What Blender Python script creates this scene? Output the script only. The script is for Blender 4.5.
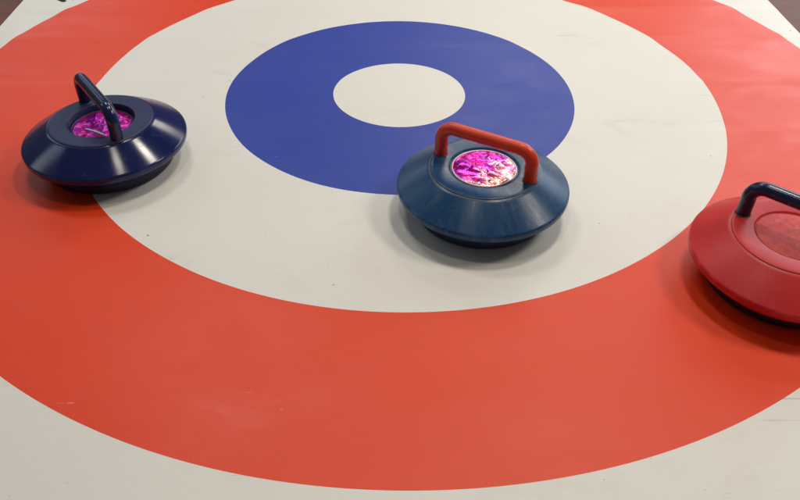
import bpy, bmesh, math, random
from mathutils import Vector, Matrix, noise

# ------------------------------------------------------------------ scene
for o in list(bpy.data.objects):
    bpy.data.objects.remove(o, do_unlink=True)
scene = bpy.context.scene
COL = scene.collection
R = math.radians

# ------------------------------------------------------------------ camera
cam_data = bpy.data.cameras.new('camera')
cam = bpy.data.objects.new('camera', cam_data)
COL.objects.link(cam)
cam_data.sensor_width = 36.0
cam_data.lens = 34.76
cam_data.clip_start = 0.02
cam_data.clip_end = 100.0
cam.matrix_world = (Matrix.Translation((-0.0014, -1.1524, 0.6334))
                    @ Matrix.Rotation(R(90 - 40.174), 4, 'X')
                    @ Matrix.Rotation(R(0.414), 4, 'Z'))
scene.camera = cam

# ------------------------------------------------------------------ room light
world = bpy.data.worlds.new('World')
scene.world = world
world.use_nodes = True
bg = world.node_tree.nodes['Background']
bg.inputs['Color'].default_value = (1.0, 0.96, 0.92, 1)
bg.inputs['Strength'].default_value = 0.085


def area_lamp(name, loc, target, sx, sy, power, colour, shape='RECTANGLE'):
    d = bpy.data.lights.new(name, 'AREA')
    d.shape = shape
    d.size = sx
    if shape in ('RECTANGLE', 'ELLIPSE'):
        d.size_y = sy
    d.energy = power
    d.color = colour
    o = bpy.data.objects.new(name, d)
    COL.objects.link(o)
    o.location = loc
    o.rotation_euler = (Vector(target) - Vector(loc)).to_track_quat('-Z', 'Y').to_euler()
    return o


WARM = (1.0, 0.90, 0.77)
area_lamp('ceiling_or_fill_lamp', (-0.17, -0.40, 2.40), (-0.17, -0.40, 0), 0.24, 0.24, 5.2, WARM, 'DISK')
area_lamp('ceiling_or_fill_lamp', (0.62, 0.42, 2.40), (0.62, 0.42, 0), 0.34, 0.34, 19, WARM, 'DISK')
area_lamp('ceiling_or_fill_lamp', (2.30, 0.10, 2.40), (2.30, 0.10, 0), 0.80, 0.80, 38, WARM, 'DISK')
area_lamp('ceiling_or_fill_lamp', (-0.75, 1.15, 2.40), (-0.75, 1.15, 0), 0.6, 0.6, 14, (0.98, 0.97, 0.94), 'DISK')  # added fill with no known fixture, brightens the far left of the mat
area_lamp('ceiling_or_fill_lamp', (0.75, 3.30, 2.40), (0.55, 1.5, 0), 1.0, 1.0, 24, (1.0, 0.93, 0.82), 'DISK')
area_lamp('window_light', (3.1, 3.4, 1.9), (0.3, 0.0, 0.0), 2.6, 2.0, 68, (0.82, 0.92, 1.0))
area_lamp('window_light', (-3.0, 0.40, 2.0), (0.0, -0.1, 0.0), 0.5, 1.5, 5, (0.84, 0.92, 1.0))
area_lamp('window_light', (-2.7, 1.85, 2.2), (0.0, -0.1, 0.0), 0.5, 1.3, 3.5, (0.84, 0.92, 1.0))
area_lamp('window_light', (-2.5, 3.8, 1.65), (-0.4, 0.2, 0.0), 1.7, 1.1, 9, (0.80, 0.90, 1.0))

# ------------------------------------------------------------------ exposure
vs = scene.view_settings
vs.view_transform = 'Standard'
vs.look = 'None'
vs.exposure = 0.05
vs.gamma = 1.0
vs.use_curve_mapping = False


# ------------------------------------------------------------------ node helpers
class NT:
    def __init__(self, name):
        self.m = bpy.data.materials.new(name)
        self.m.use_nodes = True
        self.t = self.m.node_tree
        self.p = self.t.nodes['Principled BSDF']
        self.tc = self.t.nodes.new('ShaderNodeTexCoord')

    def n(self, kind, **kw):
        nd = self.t.nodes.new(kind)
        for k, v in kw.items():
            setattr(nd, k, v)
        return nd

    def put(self, sock, v):
        if hasattr(v, 'is_output') or isinstance(v, bpy.types.NodeSocket):
            self.t.links.new(v, sock)
        else:
            if hasattr(sock.default_value, '__len__') and not hasattr(v, '__len__'):
                v = (v,) * len(sock.default_value)
            if hasattr(v, '__len__') and len(v) == 3 and len(sock.default_value) == 4:
                v = (*v, 1)
            sock.default_value = v

    def math(self, op, a, b=0.0, c=None, clamp=False):
        nd = self.n('ShaderNodeMath', operation=op, use_clamp=clamp)
        self.put(nd.inputs[0], a)
        self.put(nd.inputs[1], b)
        if c is not None:
            self.put(nd.inputs[2], c)
        return nd.outputs[0]

    def mapping(self, scale=(1, 1, 1), loc=(0, 0, 0), rot=(0, 0, 0), src=None):
        nd = self.n('ShaderNodeMapping')
        self.put(nd.inputs['Vector'], src or self.tc.outputs['Object'])
        nd.inputs['Scale'].default_value = scale
        nd.inputs['Location'].default_value = loc
        nd.inputs['Rotation'].default_value = rot
        return nd.outputs[0]

    def noise(self, vec, scale, detail=4, rough=0.55, dist=0.0):
        nd = self.n('ShaderNodeTexNoise')
        self.put(nd.inputs['Vector'], vec)
        nd.inputs['Scale'].default_value = scale
        nd.inputs['Detail'].default_value = detail
        nd.inputs['Roughness'].default_value = rough
        nd.inputs['Distortion'].default_value = dist
        return nd.outputs['Fac']

    def voronoi(self, vec, scale, out='Distance', feature='F1'):
        nd = self.n('ShaderNodeTexVoronoi', feature=feature)
        self.put(nd.inputs['Vector'], vec)
        nd.inputs['Scale'].default_value = scale
        return nd.outputs[out]

    def ramp(self, fac, a, b, lo=0.0, hi=1.0):
        nd = self.n('ShaderNodeMapRange', interpolation_type='SMOOTHSTEP')
        self.put(nd.inputs[0], fac)
        for i, v in zip((1, 2, 3, 4), (a, b, lo, hi)):
            self.put(nd.inputs[i], v)
        return nd.outputs[0]

    def mix(self, fac, a, b, blend='MIX'):
        nd = self.n('ShaderNodeMix', data_type='RGBA', blend_type=blend)
        self.put(nd.inputs[0], fac)
        self.put(nd.inputs[6], a)
        self.put(nd.inputs[7], b)
        return nd.outputs[2]

    def bump(self, h, strength, dist, normal=None):
        nd = self.n('ShaderNodeBump')
        nd.inputs['Strength'].default_value = strength
        nd.inputs['Distance'].default_value = dist
        self.put(nd.inputs['Height'], h)
        if normal is not None:
            self.put(nd.inputs['Normal'], normal)
        return nd.outputs[0]

    def polar(self):
        """angle and radius around the object's own axis"""
        s = self.n('ShaderNodeSeparateXYZ')
        self.put(s.inputs[0], self.tc.outputs['Object'])
        x, y, z = s.outputs
        rad = self.math('SQRT', self.math('ADD', self.math('MULTIPLY', x, x), self.math('MULTIPLY', y, y)))
        return x, y, z, rad

    def set(self, **kw):
        for k, v in kw.items():
            self.put(self.p.inputs[k.replace('_', ' ')], v)
        return self.m


# ------------------------------------------------------------------ materials
def mat_vinyl(name, base, rough=0.42, dirt=1.0, spec=0.45):
    t = NT(name)
    v = t.mapping()
    # uneven ink and handling marks
    big = t.noise(v, 3.0, 3)
    cloth = t.noise(t.mapping(scale=(1, 5, 1)), 40, 3)
    col = t.mix(t.ramp(big, 0.35, 0.7, 0.0, 0.10), base, tuple(c * 0.80 for c in base))
    col = t.mix(t.ramp(cloth, 0.4, 0.7, 0.0, 0.06), col, tuple(c * 0.75 for c in base))
    # grey-brown scuffs where stones and shoes have passed
    sm = t.noise(t.mapping(scale=(1, 1.8, 1), rot=(0, 0, 0.3)), 7.0, 6, 0.65, 0.5)
    col = t.mix(t.ramp(sm, 0.56, 0.85, 0.0, 0.22 * dirt), col, (0.34, 0.27, 0.19))
    st = t.noise(t.mapping(scale=(5, 70, 1), rot=(0, 0, 0.12)), 1.0, 5, 0.7, 0.4)
    gate = t.noise(t.mapping(loc=(3, 1, 0)), 5.0, 2)
    sc = t.math('MULTIPLY', t.ramp(st, 0.64, 0.73), t.ramp(gate, 0.45, 0.58))
    col = t.mix(t.math('MULTIPLY', sc, 0.42 * dirt), col, (0.16, 0.13, 0.11))
    # sparse grit specks of different sizes
    for scale, th, off, amt in ((55, 0.055, 0, 0.75), (120, 0.07, 4, 0.55), (24, 0.035, 9, 0.8)):
        vv = t.mapping(loc=(off, off * 1.7, 0), scale=(1, 1, 0.0001))
        d = t.n('ShaderNodeTexVoronoi', feature='F1')
        wob = t.noise(t.mapping(loc=(off, 0, 0)), scale * 4, 2)
        t.put(d.inputs['Vector'], vv)
        d.inputs['Scale'].default_value = scale
        sep = t.n('ShaderNodeSeparateColor')
        t.put(sep.inputs[0], d.outputs['Color'])
        on = t.math('GREATER_THAN', sep.outputs[0], 0.93)
        size = t.math('MULTIPLY', t.math('MULTIPLY', wob, 2.0), th)
        near = t.math('LESS_THAN', d.outputs['Distance'], size)
        k = t.math('MULTIPLY', t.math('MULTIPLY', on, near), amt * min(dirt, 1.0))
        col = t.mix(k, col, (0.15, 0.125, 0.10))
    # fine white-ish wear nicks in the print
    nk = t.noise(t.mapping(scale=(30, 260, 1), rot=(0, 0, -0.5)), 1.0, 3, 0.6)
    g2 = t.noise(t.mapping(loc=(8, 2, 0)), 9.0, 2)
    k = t.math('MULTIPLY', t.ramp(nk, 0.67, 0.74), t.ramp(g2, 0.60, 0.68))
    col = t.mix(t.math('MULTIPLY', k, 0.45), col, (0.75, 0.68, 0.60))
    ro = t.math('ADD', rough, t.math('MULTIPLY', t.math('SUBTRACT', sm, 0.5), 0.35))
    fine = t.noise(v, 900, 2)
    weave = t.noise(v, 160, 3)
    nrm = t.bump(fine, 0.10, 0.0006, t.bump(weave, 0.10, 0.0012))
    return t.set(Base_Color=col, Roughness=ro, Normal=nrm, Specular_IOR_Level=spec)


M_WHITE = mat_vinyl('printed_white_vinyl', (0.755, 0.745, 0.705), 0.50, 1.25)
M_RED = mat_vinyl('printed_red_vinyl', (0.765, 0.052, 0.008), 0.43, 0.6, 0.40)
M_BLUE = mat_vinyl('printed_blue_vinyl', (0.033, 0.062, 0.37), 0.46, 0.35, 0.28)
M_INK = mat_vinyl('printed_dark_ink', (0.012, 0.015, 0.011), 0.6, 0.2, 0.15)


def mat_plastic(name, base, rough, dust, scuff=1.0, dustcol=(0.30, 0.27, 0.24), plate_r=0.0722, spec=0.4, aniso=0.0):
    t = NT(name)
    x, y, z, rad = t.polar()
    v = t.mapping()
    blot = t.noise(v, 18, 5, 0.6)
    col = t.mix(t.ramp(blot, 0.35, 0.75, 0, 0.35), base, tuple(min(1, c * 1.45 + 0.006) for c in base))
    # rub marks that run outwards and round the shell
    comb = t.n('ShaderNodeCombineXYZ')
    ang = t.math('ARCTAN2', y, x)
    t.put(comb.inputs[0], t.math('MULTIPLY', ang, 7.0))
    t.put(comb.inputs[1], t.math('MULTIPLY', rad, 14.0))
    t.put(comb.inputs[2], t.math('MULTIPLY', z, 10.0))
    rub = t.noise(comb.outputs[0], 2.2, 6, 0.7, 0.3)
    comb2 = t.n('ShaderNodeCombineXYZ')
    t.put(comb2.inputs[0], t.math('MULTIPLY', ang, 3.0))
    t.put(comb2.inputs[1], t.math('MULTIPLY', rad, 700.0))
    t.put(comb2.inputs[2], t.math('MULTIPLY', z, 300.0))
    turn = t.noise(comb2.outputs[0], 1.0, 3, 0.6)
    col = t.mix(t.ramp(rub, 0.52, 0.80, 0.0, 0.30 * dust), col, dustcol)
    # hair scratches
    hs = t.noise(t.mapping(scale=(60, 900, 400), rot=(0, 0, 0.7)), 1.0, 3, 0.6)
    hg = t.noise(t.mapping(loc=(2, 5, 1)), 26, 2)
    hair = t.math('MULTIPLY', t.ramp(hs, 0.64, 0.70), t.ramp(hg, 0.52, 0.62))
    hs2 = t.noise(t.mapping(scale=(700, 45, 300), rot=(0, 0, 0.35)), 1.0, 3, 0.6)
    hg2 = t.noise(t.mapping(loc=(9, 1, 4)), 22, 2)
    hair2 = t.math('MULTIPLY', t.ramp(hs2, 0.64, 0.70), t.ramp(hg2, 0.54, 0.64))
    hair = t.math('MAXIMUM', hair, hair2)
    col = t.mix(t.math('MULTIPLY', hair, 0.32 * scuff), col, tuple(min(1, c * 2.2 + 0.09) for c in base))
    # grime caught in the groove round the top plate
    ring = t.math('ABSOLUTE', t.math('SUBTRACT', rad, plate_r + 0.0006))
    gn = t.noise(v, 45, 4)
    k = t.math('MULTIPLY', t.ramp(ring, 0.0, 0.0022, 1, 0), t.ramp(gn, 0.35, 0.65, 0.15, 0.65))
    col = t.mix(t.math('MULTIPLY', k, dust), col, (0.20, 0.155, 0.115))
    # worn rim edge
    edge = t.math('ABSOLUTE', t.math('SUBTRACT', rad, 0.1142))
    k2 = t.math('MULTIPLY', t.ramp(edge, 0.0, 0.0016, 1, 0), t.ramp(gn, 0.42, 0.62, 0.0, 0.6))
    col = t.mix(t.math('MULTIPLY', k2, scuff), col, tuple(min(1, c * 2.0 + 0.04) for c in base))
    ro = t.math('ADD', rough, t.math('MULTIPLY', t.math('SUBTRACT', rub, 0.45), 0.30 * dust), clamp=True)
    n1 = t.bump(turn, 0.025, 0.0005)
    n2 = t.bump(blot, 0.05, 0.0010, n1)
    n3 = t.bump(hair, 0.25, 0.0004, n2)
    if aniso:
        tg = t.n('ShaderNodeTangent', direction_type='RADIAL', axis='Z')
        t.put(t.p.inputs['Tangent'], tg.outputs[0])
        t.set(Anisotropic=aniso, Anisotropic_Rotation=0.25)
    return t.set(Base_Color=col, Roughness=ro, Normal=n3, Specular_IOR_Level=spec)


def mat_handle(name, base, rough, nick):
    t = NT(name)
    v = t.mapping()
    b = t.noise(v, 30, 4)
    col = t.mix(t.ramp(b, 0.4, 0.75, 0, 0.35), base, tuple(c * 0.6 for c in base))
    s = t.noise(t.mapping(scale=(1, 1, 1), loc=(1, 2, 3)), 190, 3, 0.6)
    g = t.noise(t.mapping(loc=(4, 4, 1)), 28, 2)
    k = t.math('MULTIPLY', t.ramp(s, 0.60, 0.68), t.ramp(g, 0.52, 0.62))
    col = t.mix(t.math('MULTIPLY', k, nick), col, tuple(min(1, c * 1.8 + 0.12) for c in base))
    ro = t.math('ADD', rough, t.math('MULTIPLY', t.math('SUBTRACT', b, 0.5), 0.3))
    return t.set(Base_Color=col, Roughness=ro, Normal=t.bump(b, 0.10, 0.001, t.bump(k, 0.2, 0.0003)),
                 Specular_IOR_Level=0.5)


def mat_foil(name, gold):
    t = NT(name)
    v = t.mapping()
    c1 = t.noise(v, 60, 2, 0.5, 0.4)
    c2 = t.noise(t.mapping(loc=(3, 1, 0)), 38, 3, 0.6, 0.3)
    col = t.mix(t.ramp(c1, 0.40, 0.60), (0.95, 0.014, 0.42), (0.62, 0.02, 0.62))
    col = t.mix(t.ramp(c2, 0.52, 0.64, 0, 0.7 if gold else 0.5), col, (0.12, 0.003, 0.10))
    if gold:
        # lamp reflection painted into the colour as a warm gold half
        x, y, z, rad = t.polar()
        side = t.math('ADD', t.math('MULTIPLY', x, 16.0), t.math('MULTIPLY', y, -4.0))
        w = t.math('ADD', side, t.math('MULTIPLY', t.math('SUBTRACT', t.noise(v, 75, 5, 0.75), 0.5), 2.8))
        col = t.mix(t.ramp(w, -0.05, 0.45, 0, 0.72), col, (0.86, 0.56, 0.36))
    cr = t.voronoi(t.mapping(loc=(1, 1, 0)), 95, 'Distance', 'F1')
    nrm = t.bump(cr, 0.22 if gold else 0.10, 0.003, t.bump(t.noise(v, 240, 3), 0.36 if gold else 0.12, 0.0014))
    return t.set(Base_Color=col, Metallic=0.85, Roughness=0.25, Normal=nrm, Coat_Weight=0.12,
                 Coat_Roughness=0.22)


def mat_disc():
    t = NT('scuffed_red_disc')
    v = t.mapping()
    a = t.noise(t.mapping(), 85, 6, 0.72, 0.2)
    b = t.noise(t.mapping(loc=(5, 2, 0)), 40, 5, 0.65)
    col = t.mix(t.ramp(a, 0.35, 0.70), (0.52, 0.036, 0.036), (0.64, 0.085, 0.078))
    col = t.mix(t.math('MULTIPLY', t.ramp(b, 0.50, 0.66), t.ramp(a, 0.62, 0.42)), col, (0.36, 0.050, 0.042))
    return t.set(Base_Color=col, Roughness=0.6, Normal=t.bump(a, 0.35, 0.0015), Specular_IOR_Level=0.3)


def mat_plain(name, base, rough, metallic=0.0, nscale=60):
    t = NT(name)
    b = t.noise(t.mapping(), nscale, 4)
    col = t.mix(t.ramp(b, 0.35, 0.7, 0, 0.4), base, tuple(c * 0.65 for c in base))
    return t.set(Base_Color=col, Roughness=t.math('ADD', rough, t.math('MULTIPLY', t.math('SUBTRACT', b, 0.5), 0.25)),
                 Metallic=metallic, Normal=t.bump(b, 0.15, 0.0008))


def mat_floor():
    t = NT('brown_mottled_floor')
    v = t.mapping()
    a = t.noise(t.mapping(scale=(1, 3.5, 1), rot=(0, 0, 0.8)), 7, 6, 0.65, 0.6)
    b = t.noise(v, 90, 4, 0.6)
    col = t.mix(t.ramp(a, 0.3, 0.7), (0.10, 0.032, 0.018), (0.17, 0.066, 0.042))
    col = t.mix(t.ramp(b, 0.5, 0.75, 0, 0.4), col, (0.16, 0.11, 0.09))
    ro = t.ramp(a, 0.3, 0.75, 0.45, 0.62)
    return t.set(Base_Color=col, Roughness=ro, Normal=t.bump(a, 0.25, 0.003, t.bump(b, 0.2, 0.001)),
                 Specular_IOR_Level=0.22)


# ------------------------------------------------------------------ mesh helpers
def link(name, verts, faces, material, parent=None, smooth=True, sharp=None):
    me = bpy.data.meshes.new(name)
    me.from_pydata(verts, [], faces)
    me.materials.append(material)
    bm = bmesh.new()
    bm.from_mesh(me)
    bmesh.ops.recalc_face_normals(bm, faces=bm.faces)
    bm.to_mesh(me)
    bm.free()
    for p in me.polygons:
        p.use_smooth = smooth
    if sharp is not None:
        me.set_sharp_from_angle(angle=R(sharp))
    o = bpy.data.objects.new(name, me)
    COL.objects.link(o)
    if parent:
        o.parent = parent
    return o


def lathe(profile, seg=160, close_start=False, close_end=False):
    """profile: list of (r, z); r == 0 closes to a point"""
    verts, faces, rows = [], [], []
    for r, z in profile:
        if r < 1e-6:
            rows.append([len(verts)])
            verts.append((0, 0, z))
        else:
            rows.append(list(range(len(verts), len(verts) + seg)))
            for i in range(seg):
                a = 2 * math.pi * i / seg
                verts.append((r * math.cos(a), r * math.sin(a), z))
    for A, B in zip(rows, rows[1:]):
        for i in range(seg):
            j = (i + 1) % seg
            if len(A) == 1:
                faces.append((A[0], B[i], B[j]))
            elif len(B) == 1:
                faces.append((A[i], A[j], B[0]))
            else:
                faces.append((A[i], A[j], B[j], B[i]))
    return verts, faces


def arc(cx, cz, r, a0, a1, n):
    return [(cx + r * math.cos(R(a0 + (a1 - a0) * i / n)), cz + r * math.sin(R(a0 + (a1 - a0) * i / n)))
            for i in range(n + 1)]


def tube(path, rad, seg=28):
    verts, faces = [], []
    n = len(path)
    side = Vector((0, 1, 0))
    for i, p in enumerate(path):
        t = (path[min(i + 1, n - 1)] - path[max(i - 1, 0)]).normalized()
        nrm = side.cross(t).normalized()
        r = rad(i / (n - 1)) if callable(rad) else rad
        for k in range(seg):
            a = 2 * math.pi * k / seg
            verts.append(tuple(p + side * (r * math.cos(a)) + nrm * (r * math.sin(a))))
    for i in range(n - 1):
        for k in range(seg):
            l = (k + 1) % seg
            faces.append((i * seg + k, i * seg + l, (i + 1) * seg + l, (i + 1) * seg + k))
    faces.append(tuple(range(seg)))
    faces.append(tuple(range((n - 1) * seg, n * seg)))
    return verts, faces


def thing(name, label, cat, loc=(0, 0, 0), rotz=0.0, group=None):
    o = bpy.data.objects.new(name, None)
    o.empty_display_size = 0.05
    COL.objects.link(o)
    o.location = loc
    o.rotation_euler = (0, 0, rotz)
    o['label'] = label
    o['category'] = cat
    if group:
        o['group'] = group
    return o


# ------------------------------------------------------------------ floor
fl = link('floor', [(-6, -6, 0), (6, -6, 0), (6, 6, 0), (-6, 6, 0)], [(0, 1, 2, 3)], mat_floor())
fl['kind'] = 'structure'
fl['label'] = 'dark brown mottled floor under the target mat'

# ------------------------------------------------------------------ target mat
STONES = {'navy': (-0.4240, -0.2045), 'teal': (0.1072, -0.3157), 'red': (0.4590, -0.4525)}
TOP = 0.0024
HALF_W, Y_NEAR, Y_FAR = 0.764, -0.83, 0.83
RADII = (0.1096, 0.2869, 0.5164, 0.75)


def mat_height(x, y):
    """the rolled vinyl never lies quite flat: low ridges across its width"""
    w = 0.0
    w += noise.noise(Vector((x * 1.3, y * 7.0, 1.7))) * 0.0030
    w += noise.noise(Vector((x * 2.6 + 5, y * 15.0, 4.2))) * 0.0010
    w += noise.noise(Vector((x * 2.2, y * 2.2, 9.1))) * 0.0022
    # sharper storage creases
    for yc, amp, wid, ph in ((0.352, 0.0022, 0.020, 0.3), (0.205, 0.0016, 0.018, 1.1), (0.045, 0.0012, 0.016, 2.0),
                             (-0.115, 0.0009, 0.016, 0.7), (0.52, 0.0022, 0.02, 1.9)):
        yy = yc + 0.012 * math.sin(x * 5 + ph * 4)
        side = 0.25 + 0.75 * min(1.0, (abs(x) / 0.55) ** 2)
        w += amp * side * math.exp(-((y - yy) / wid) ** 2)
    m = 1.0
    for sx, sy in STONES.values():
        d = math.hypot(x - sx, y - sy)
        m = min(m, max(0.0, min(1.0, (d - 0.095) / 0.09)))
    m = m * m * (3 - 2 * m)
    e = max(0.0, min(1.0, min(HALF_W - abs(x), Y_FAR - y, y - Y_NEAR) / 0.045))
    m *= 0.12 + 0.88 * e * e * (3 - 2 * e)
    near = max(0.35, min(1.0, (y + 0.75) / 0.8))
    w *= m * near
    return TOP + (w if w > 0 else 0.0014 * math.tanh(w / 0.0014))


mat = thing('target_mat', 'printed vinyl curling target mat with red and blue rings on the floor', 'mat', (0, 0, 0), R(1.32))
SEG = 540


def print_shift(r):
    """the rings are not printed perfectly concentric"""
    pts = ((0.0, -0.0045), (0.1096, -0.0045), (0.2869, -0.0032), (0.5164, 0.0), (0.75, 0.0035))
    for (r0, s0), (r1, s1) in zip(pts, pts[1:]):
        if r <= r1:
            return s0 + (s1 - s0) * (r - r0) / (r1 - r0)
    return pts[-1][1]



def ring_part(name, r0, r1, material, step=0.0075):
    n = max(1, round((r1 - r0) / step))
    verts, faces = [], []
    for i in range(n + 1):
        r = r0 + (r1 - r0) * i / n
        for k in range(SEG):
            a = 2 * math.pi * k / SEG
            x, y = r * math.cos(a) + print_shift(r), r * math.sin(a)
            verts.append((x, y, mat_height(x, y)))
    for i in range(n):
        for k in range(SEG):
            l = (k + 1) % SEG
            faces.append((i * SEG + k, (i + 1) * SEG + k, (i + 1) * SEG + l, i * SEG + l))
    if r0 < 0.01:
        faces.append(tuple(range(SEG)))
    return link(name, verts, faces, material, mat)


o = ring_part('centre_button', 0.004, RADII[0], M_WHITE)
o['label'] = 'white centre disc of the target'
o = ring_part('blue_ring', RADII[0], RADII[1], M_BLUE)
o['label'] = 'blue ring printed round the white centre'
o = ring_part('white_ring', RADII[1], RADII[2], M_WHITE)
o['label'] = 'wide white ring between the blue and red rings'
o = ring_part('red_ring', RADII[2], RADII[3], M_RED)
o['label'] = 'outermost red ring of the target'

# white surround from the red circle out to the cut edge, with its thickness
verts, faces = [], []
NB = 18
for i in range(NB + 2):
    for k in range(SEG):
        a = 2 * math.pi * k / SEG
        c, s = math.cos(a), math.sin(a)
        # distance to rectangle edge along this direction
        tx = HALF_W / abs(c) if abs(c) > 1e-9 else 1e9
        ty = (Y_FAR / s if s > 0 else Y_NEAR / s) if abs(s) > 1e-9 else 1e9
        e = min(tx, ty)
        f = min(i, NB) / NB
        r = RADII[3] + (e - RADII[3]) * f
        x, y = r * c + print_shift(0.75) * (1 - f), r * s
        z = mat_height(x, y) if i <= NB else 0.0002
        verts.append((x, y, z))
# snap the nearest spokes to the true corners
for cx, cy in ((HALF_W, Y_FAR), (-HALF_W, Y_FAR), (-HALF_W, Y_NEAR), (HALF_W, Y_NEAR)):
    k = min(range(SEG), key=lambda q: math.hypot(verts[NB * SEG + q][0] - cx, verts[NB * SEG + q][1] - cy))
    for i in (NB, NB + 1):
        verts[i * SEG + k] = (cx, cy, verts[i * SEG + k][2])
for i in range(NB + 1):
    for k in range(SEG):
        l = (k + 1) % SEG
        faces.append((i * SEG + k, (i + 1) * SEG + k, (i + 1) * SEG + l, i * SEG + l))
o = link('mat_surround', verts, faces, M_WHITE, mat, sharp=40)
o['label'] = 'plain white corners and cut edge of the mat'


def print_mark(pts):
    """a flat dark printed stroke lying on the vinyl"""
    verts, faces = [], []
    (ax, ay, aw), (bx, by, bw) = pts
    d = Vector((bx - ax, by - ay)).normalized()
    n = Vector((-d.y, d.x))
    N = 14
    for i in range(N + 1):
        f = i / N
        x, y, w = ax + (bx - ax) * f, ay + (by - ay) * f, aw + (bw - aw) * f
        if i in (0, N):
            w *= 0.6
        for s in (-1, 1):
            px, py = x + n.x * w * s, y + n.y * w * s
            verts.append((px, py, mat_height(px, py) + 0.0004))
    for i in range(N):
        faces.append((2 * i, 2 * i + 1, 2 * i + 3, 2 * i + 2))
    return link('printed_mark', verts, faces, M_INK, mat)


o = print_mark(((-0.707, 0.411, 0.0055), (-0.678, 0.3880, 0.0048)))
o['label'] = 'end of a dark printed stroke in the white corner'
print_mark(((-0.676, 0.424, 0.005), (-0.663, 0.3965, 0.004)))

# ------------------------------------------------------------------ curling stones
PLATE_R, PLATE_Z = 0.0722, 0.0660
LIFT = 0.0022          # height of the running base below the shell


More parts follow.
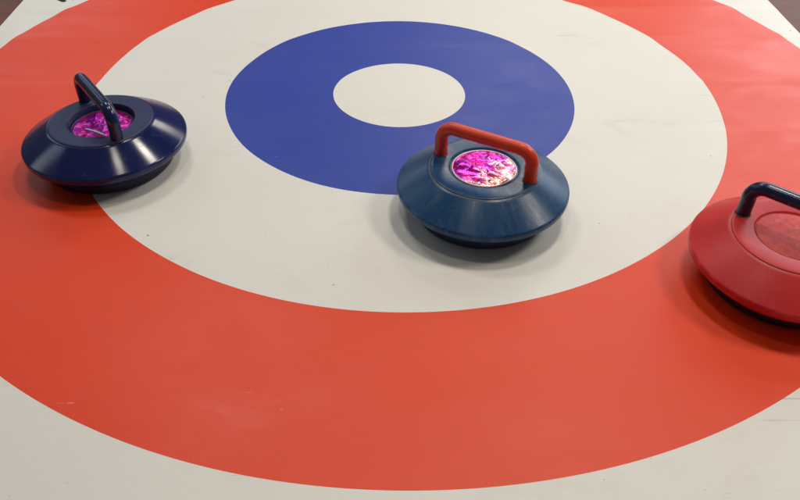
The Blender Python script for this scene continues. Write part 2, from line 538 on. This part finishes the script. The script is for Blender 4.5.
def make_stone(key, label, rot, body_m, plate_m, handle_m, foil_m, recess, seed, part_labels):
    rnd = random.Random(seed)
    sx, sy = STONES[key]
    t = thing('curling_stone', label, 'curling stone', (sx, sy, TOP + 0.0002), rot, 'curling stones on the target mat')
    t.scale = (0.988, 0.988, 0.988)
    # shell: shoulder cone, rounded rim and undercut
    prof = [(0.0640, PLATE_Z - 0.0040), (PLATE_R - 0.0008, PLATE_Z - 0.0016), (PLATE_R + 0.0012, PLATE_Z - 0.0014)]
    a, b = (PLATE_R + 0.0012, PLATE_Z - 0.0014), (0.1124, 0.0408)
    for i in range(1, 13):
        f = i / 12
        sag = 0.0005 * math.sin(math.pi * f)
        prof.append((a[0] + (b[0] - a[0]) * f, a[1] + (b[1] - a[1]) * f + sag))
    prof += [(0.1133, 0.0402), (0.1141, 0.0394), (0.1146, 0.0384), (0.1148, 0.0372), (0.1148, 0.0345), (0.1145, 0.0322),
             (0.1138, 0.0304), (0.1124, 0.0291), (0.1100, 0.0281), (0.1050, 0.0262), (0.0990, 0.0238), (0.0956, 0.0214),
             (0.0940, 0.0180), (0.0932, 0.0115), (0.0860, 0.0110)]
    v, f = lathe(prof)
    o = link('body', v, f, body_m, t, sharp=50)
    if part_labels.get('body'):
        o['label'] = part_labels['body']
    # running base under the shell
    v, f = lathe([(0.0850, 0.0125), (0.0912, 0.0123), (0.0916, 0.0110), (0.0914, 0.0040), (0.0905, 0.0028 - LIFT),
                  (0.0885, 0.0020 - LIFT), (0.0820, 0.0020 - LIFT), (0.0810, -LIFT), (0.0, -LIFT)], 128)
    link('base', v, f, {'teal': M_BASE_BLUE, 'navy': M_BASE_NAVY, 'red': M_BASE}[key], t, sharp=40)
    # top plate with its recess
    rr = 0.0460
    v, f = lathe([(PLATE_R, PLATE_Z - 0.0030), (PLATE_R, PLATE_Z - 0.0012), (PLATE_R - 0.0005, PLATE_Z - 0.0005),
                  (PLATE_R - 0.0016, PLATE_Z - 0.0001), (PLATE_R - 0.0030, PLATE_Z), (0.066, PLATE_Z - 0.0002), (rr + 0.0030, PLATE_Z - 0.0004), (rr + 0.0010, PLATE_Z - 0.0008),
                  (rr, PLATE_Z - 0.0020), (rr - 0.0015, PLATE_Z - recess), (0.030, PLATE_Z - recess - 0.0003),
                  (0.0, PLATE_Z - recess - 0.0003)])
    link('top_plate', v, f, plate_m, t, sharp=38)
    # foil insert: crumpled metallic disc
    if foil_m:
        fr = 0.0418
        zf = PLATE_Z - recess + 0.0012
        verts, faces = [], []
        NR, NS = 30, 96
        verts.append((0, 0, zf))
        for i in range(1, NR + 1):
            r = fr * i / NR
            for k in range(NS):
                a = 2 * math.pi * (k + 0.5 * (i % 2)) / NS
                x, y = r * math.cos(a), r * math.sin(a)
                d = noise.voronoi(Vector((x * 58 + 0.35 * math.sin(y * 160), y * 58, seed)))[0]
                h = (d[1] - d[0]) * 0.0030 + noise.noise(Vector((x * 42, y * 42, seed + 3))) * 0.0022
                if i == NR:
                    h = 0
                verts.append((x, y, zf + h * min(1, (NR - i) / 3 + 0.2)))
        for k in range(NS):
            faces.append((0, 1 + k, 1 + (k + 1) % NS))
        for i in range(NR - 1):
            for k in range(NS):
                l = (k + 1) % NS
                A = 1 + i * NS
                B = 1 + (i + 1) * NS
                faces.append((A + k, B + k, B + l, A + l))
        fo = link('foil_disc', verts, faces, foil_m, t, sharp=24)
        fo['label'] = part_labels['foil']
        v, f = lathe([(fr - 0.0008, zf - 0.0008), (fr - 0.0006, zf + 0.0006), (fr + 0.0004, zf + 0.0009), (fr + 0.0012, zf + 0.0004),
                      (fr + 0.0014, zf - 0.0008)], 96)
        link('foil_edge', v, f, M_SILVER if key == 'teal' else M_SOCKET, fo)
        if key == 'navy':
            # a thin pale strip along the near lip of the recess
            inv = Matrix.Rotation(-rot, 3, 'Z')
            A = inv @ Vector((-0.0125, -0.0290, PLATE_Z + 0.0020))
            B = inv @ Vector((0.0170, -0.0430, PLATE_Z + 0.0016))
            d = (B - A).normalized()
            s = d.cross(Vector((0, 0, 1))).normalized()
            vv, ff = [], []
            for i in range(9):
                p = A + (B - A) * (i / 8) + Vector((0, 0, 0.0008 * math.sin(i / 8 * math.pi)))
                for du, dz in ((-0.0016, 0), (0.0016, 0.0008), (0.0016, -0.0016), (-0.0016, -0.0020)):
                    vv.append(tuple(p + s * du + Vector((0, 0, dz))))
            for i in range(8):
                for k in range(4):
                    l = (k + 1) % 4
                    ff.append((i * 4 + k, i * 4 + l, i * 4 + 4 + l, i * 4 + 4 + k))
            ff += [(0, 1, 2, 3), (32, 33, 34, 35)]
            o = link('pale_strip', vv, ff, M_SILVER, fo, sharp=30)
            o['label'] = 'thin pale strip at the near lip of the recess'
    else:
        v, f = lathe([(0.0440, PLATE_Z - recess - 0.001), (0.0438, PLATE_Z - recess + 0.0006), (0.0420, PLATE_Z - recess + 0.0012),
                      (0.02, PLATE_Z - recess + 0.0016), (0.0, PLATE_Z - recess + 0.0016)], 96)
        o = link('centre_disc', v, f, part_labels['disc_m'], t, sharp=40)
        o['label'] = 'bare scuffed red disc without foil'
    # handle: bent tube standing on the plate
    hl, ht, br, tr = 0.0640, PLATE_Z + 0.0425, 0.0185, 0.0086
    path = [Vector((-hl, 0, PLATE_Z - 0.004)), Vector((-hl, 0, PLATE_Z + 0.010)), Vector((-hl + 0.0003, 0, ht - br - 0.002))]
    for i in range(0, 13):
        a = math.pi - (math.pi / 2) * i / 12
        path.append(Vector((-hl + br + br * math.cos(a), 0, ht - br + br * math.sin(a))))
    for i in range(1, 8):
        path.append(Vector((-hl + br + (2 * hl - 2 * br) * i / 8, 0, ht)))
    for i in range(0, 13):
        a = math.pi / 2 - (math.pi / 2) * i / 12
        path.append(Vector((hl - br + br * math.cos(a), 0, ht - br + br * math.sin(a))))
    path += [Vector((hl - 0.0003, 0, ht - br - 0.002)), Vector((hl, 0, PLATE_Z + 0.010)), Vector((hl, 0, PLATE_Z - 0.004))]
    v, f = tube(path, tr, 32)
    h = link('handle', v, f, handle_m, t, sharp=60)
    if part_labels.get('handle'):
        h['label'] = part_labels['handle']
    for s in (-1, 1):
        v, f = lathe([(0.0080, PLATE_Z - 0.0010), (0.0082, PLATE_Z + 0.0006), (0.0094, PLATE_Z + 0.0008), (0.0100, PLATE_Z - 0.0008)], 40)
        v = [(p[0] + s * hl, p[1], p[2]) for p in v]
        link('handle_socket', v, f, M_SOCKET, t)
    for ch in t.children:
        ch.location.z = LIFT
    return t


M_SILVER = mat_plain('silver_foil_edge', (0.80, 0.70, 0.68), 0.34, 0.25, 200)
M_BASE = mat_plain('black_base', (0.010, 0.010, 0.012), 0.6)  # plain near-black colour for the red stone's base
M_BASE_BLUE = mat_plain('dark_blue_base', (0.004, 0.022, 0.058), 0.5)
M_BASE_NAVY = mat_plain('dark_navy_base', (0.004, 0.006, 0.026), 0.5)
M_SOCKET = mat_plain('dark_socket', (0.02, 0.02, 0.03), 0.5)
M_TEAL = mat_plastic('teal_blue_plastic', (0.004, 0.047, 0.135), 0.30, 1.2, 1.3, (0.13, 0.18, 0.21), spec=0.34, aniso=0.5)
M_NAVY = mat_plastic('navy_plastic', (0.005, 0.011, 0.074), 0.17, 0.30, 0.5, (0.05, 0.06, 0.12), aniso=0.75)
M_NAVY_PLATE = mat_plastic('matt_navy_plastic', (0.008, 0.016, 0.080), 0.46, 0.35, 0.5, (0.05, 0.06, 0.12))
M_REDP = mat_plastic('red_plastic', (0.50, 0.019, 0.021), 0.40, 0.5, 0.6, (0.42, 0.12, 0.10), spec=0.30)
M_REDD = mat_disc()
M_HRED = mat_handle('red_handle', (0.70, 0.056, 0.018), 0.36, 0.25)
M_HNAVY = mat_handle('navy_handle', (0.006, 0.018, 0.075), 0.22, 0.5)
M_FOILA = mat_foil('magenta_foil', False)
M_FOILB = mat_foil('magenta_foil_painted_glint', True)

make_stone('navy', 'glossy navy blue curling stone with navy handle and magenta foil centre', R(-53.4), M_NAVY, M_NAVY_PLATE, M_HNAVY, M_FOILA,
           0.0105, 3, {'foil': 'crumpled magenta foil disc sunk in the top'})
make_stone('teal', 'teal blue curling stone with red handle in front of the blue ring', R(-29.2), M_TEAL, M_TEAL, M_HRED, M_FOILB,
           0.0036, 11, {'foil': 'crumpled magenta foil disc with painted gold glint', 'handle': 'red bent tube handle'})
make_stone('red', 'red curling stone with navy handle and bare centre, cut by the right edge', R(-41), M_REDP, M_REDP, M_HNAVY, None,
           0.0032, 23, {'disc_m': M_REDD, 'handle': 'navy blue bent tube handle'})

# ------------------------------------------------------------------ render
scene.render.engine = 'CYCLES'
scene.render.resolution_x = 1024
scene.render.resolution_y = 640
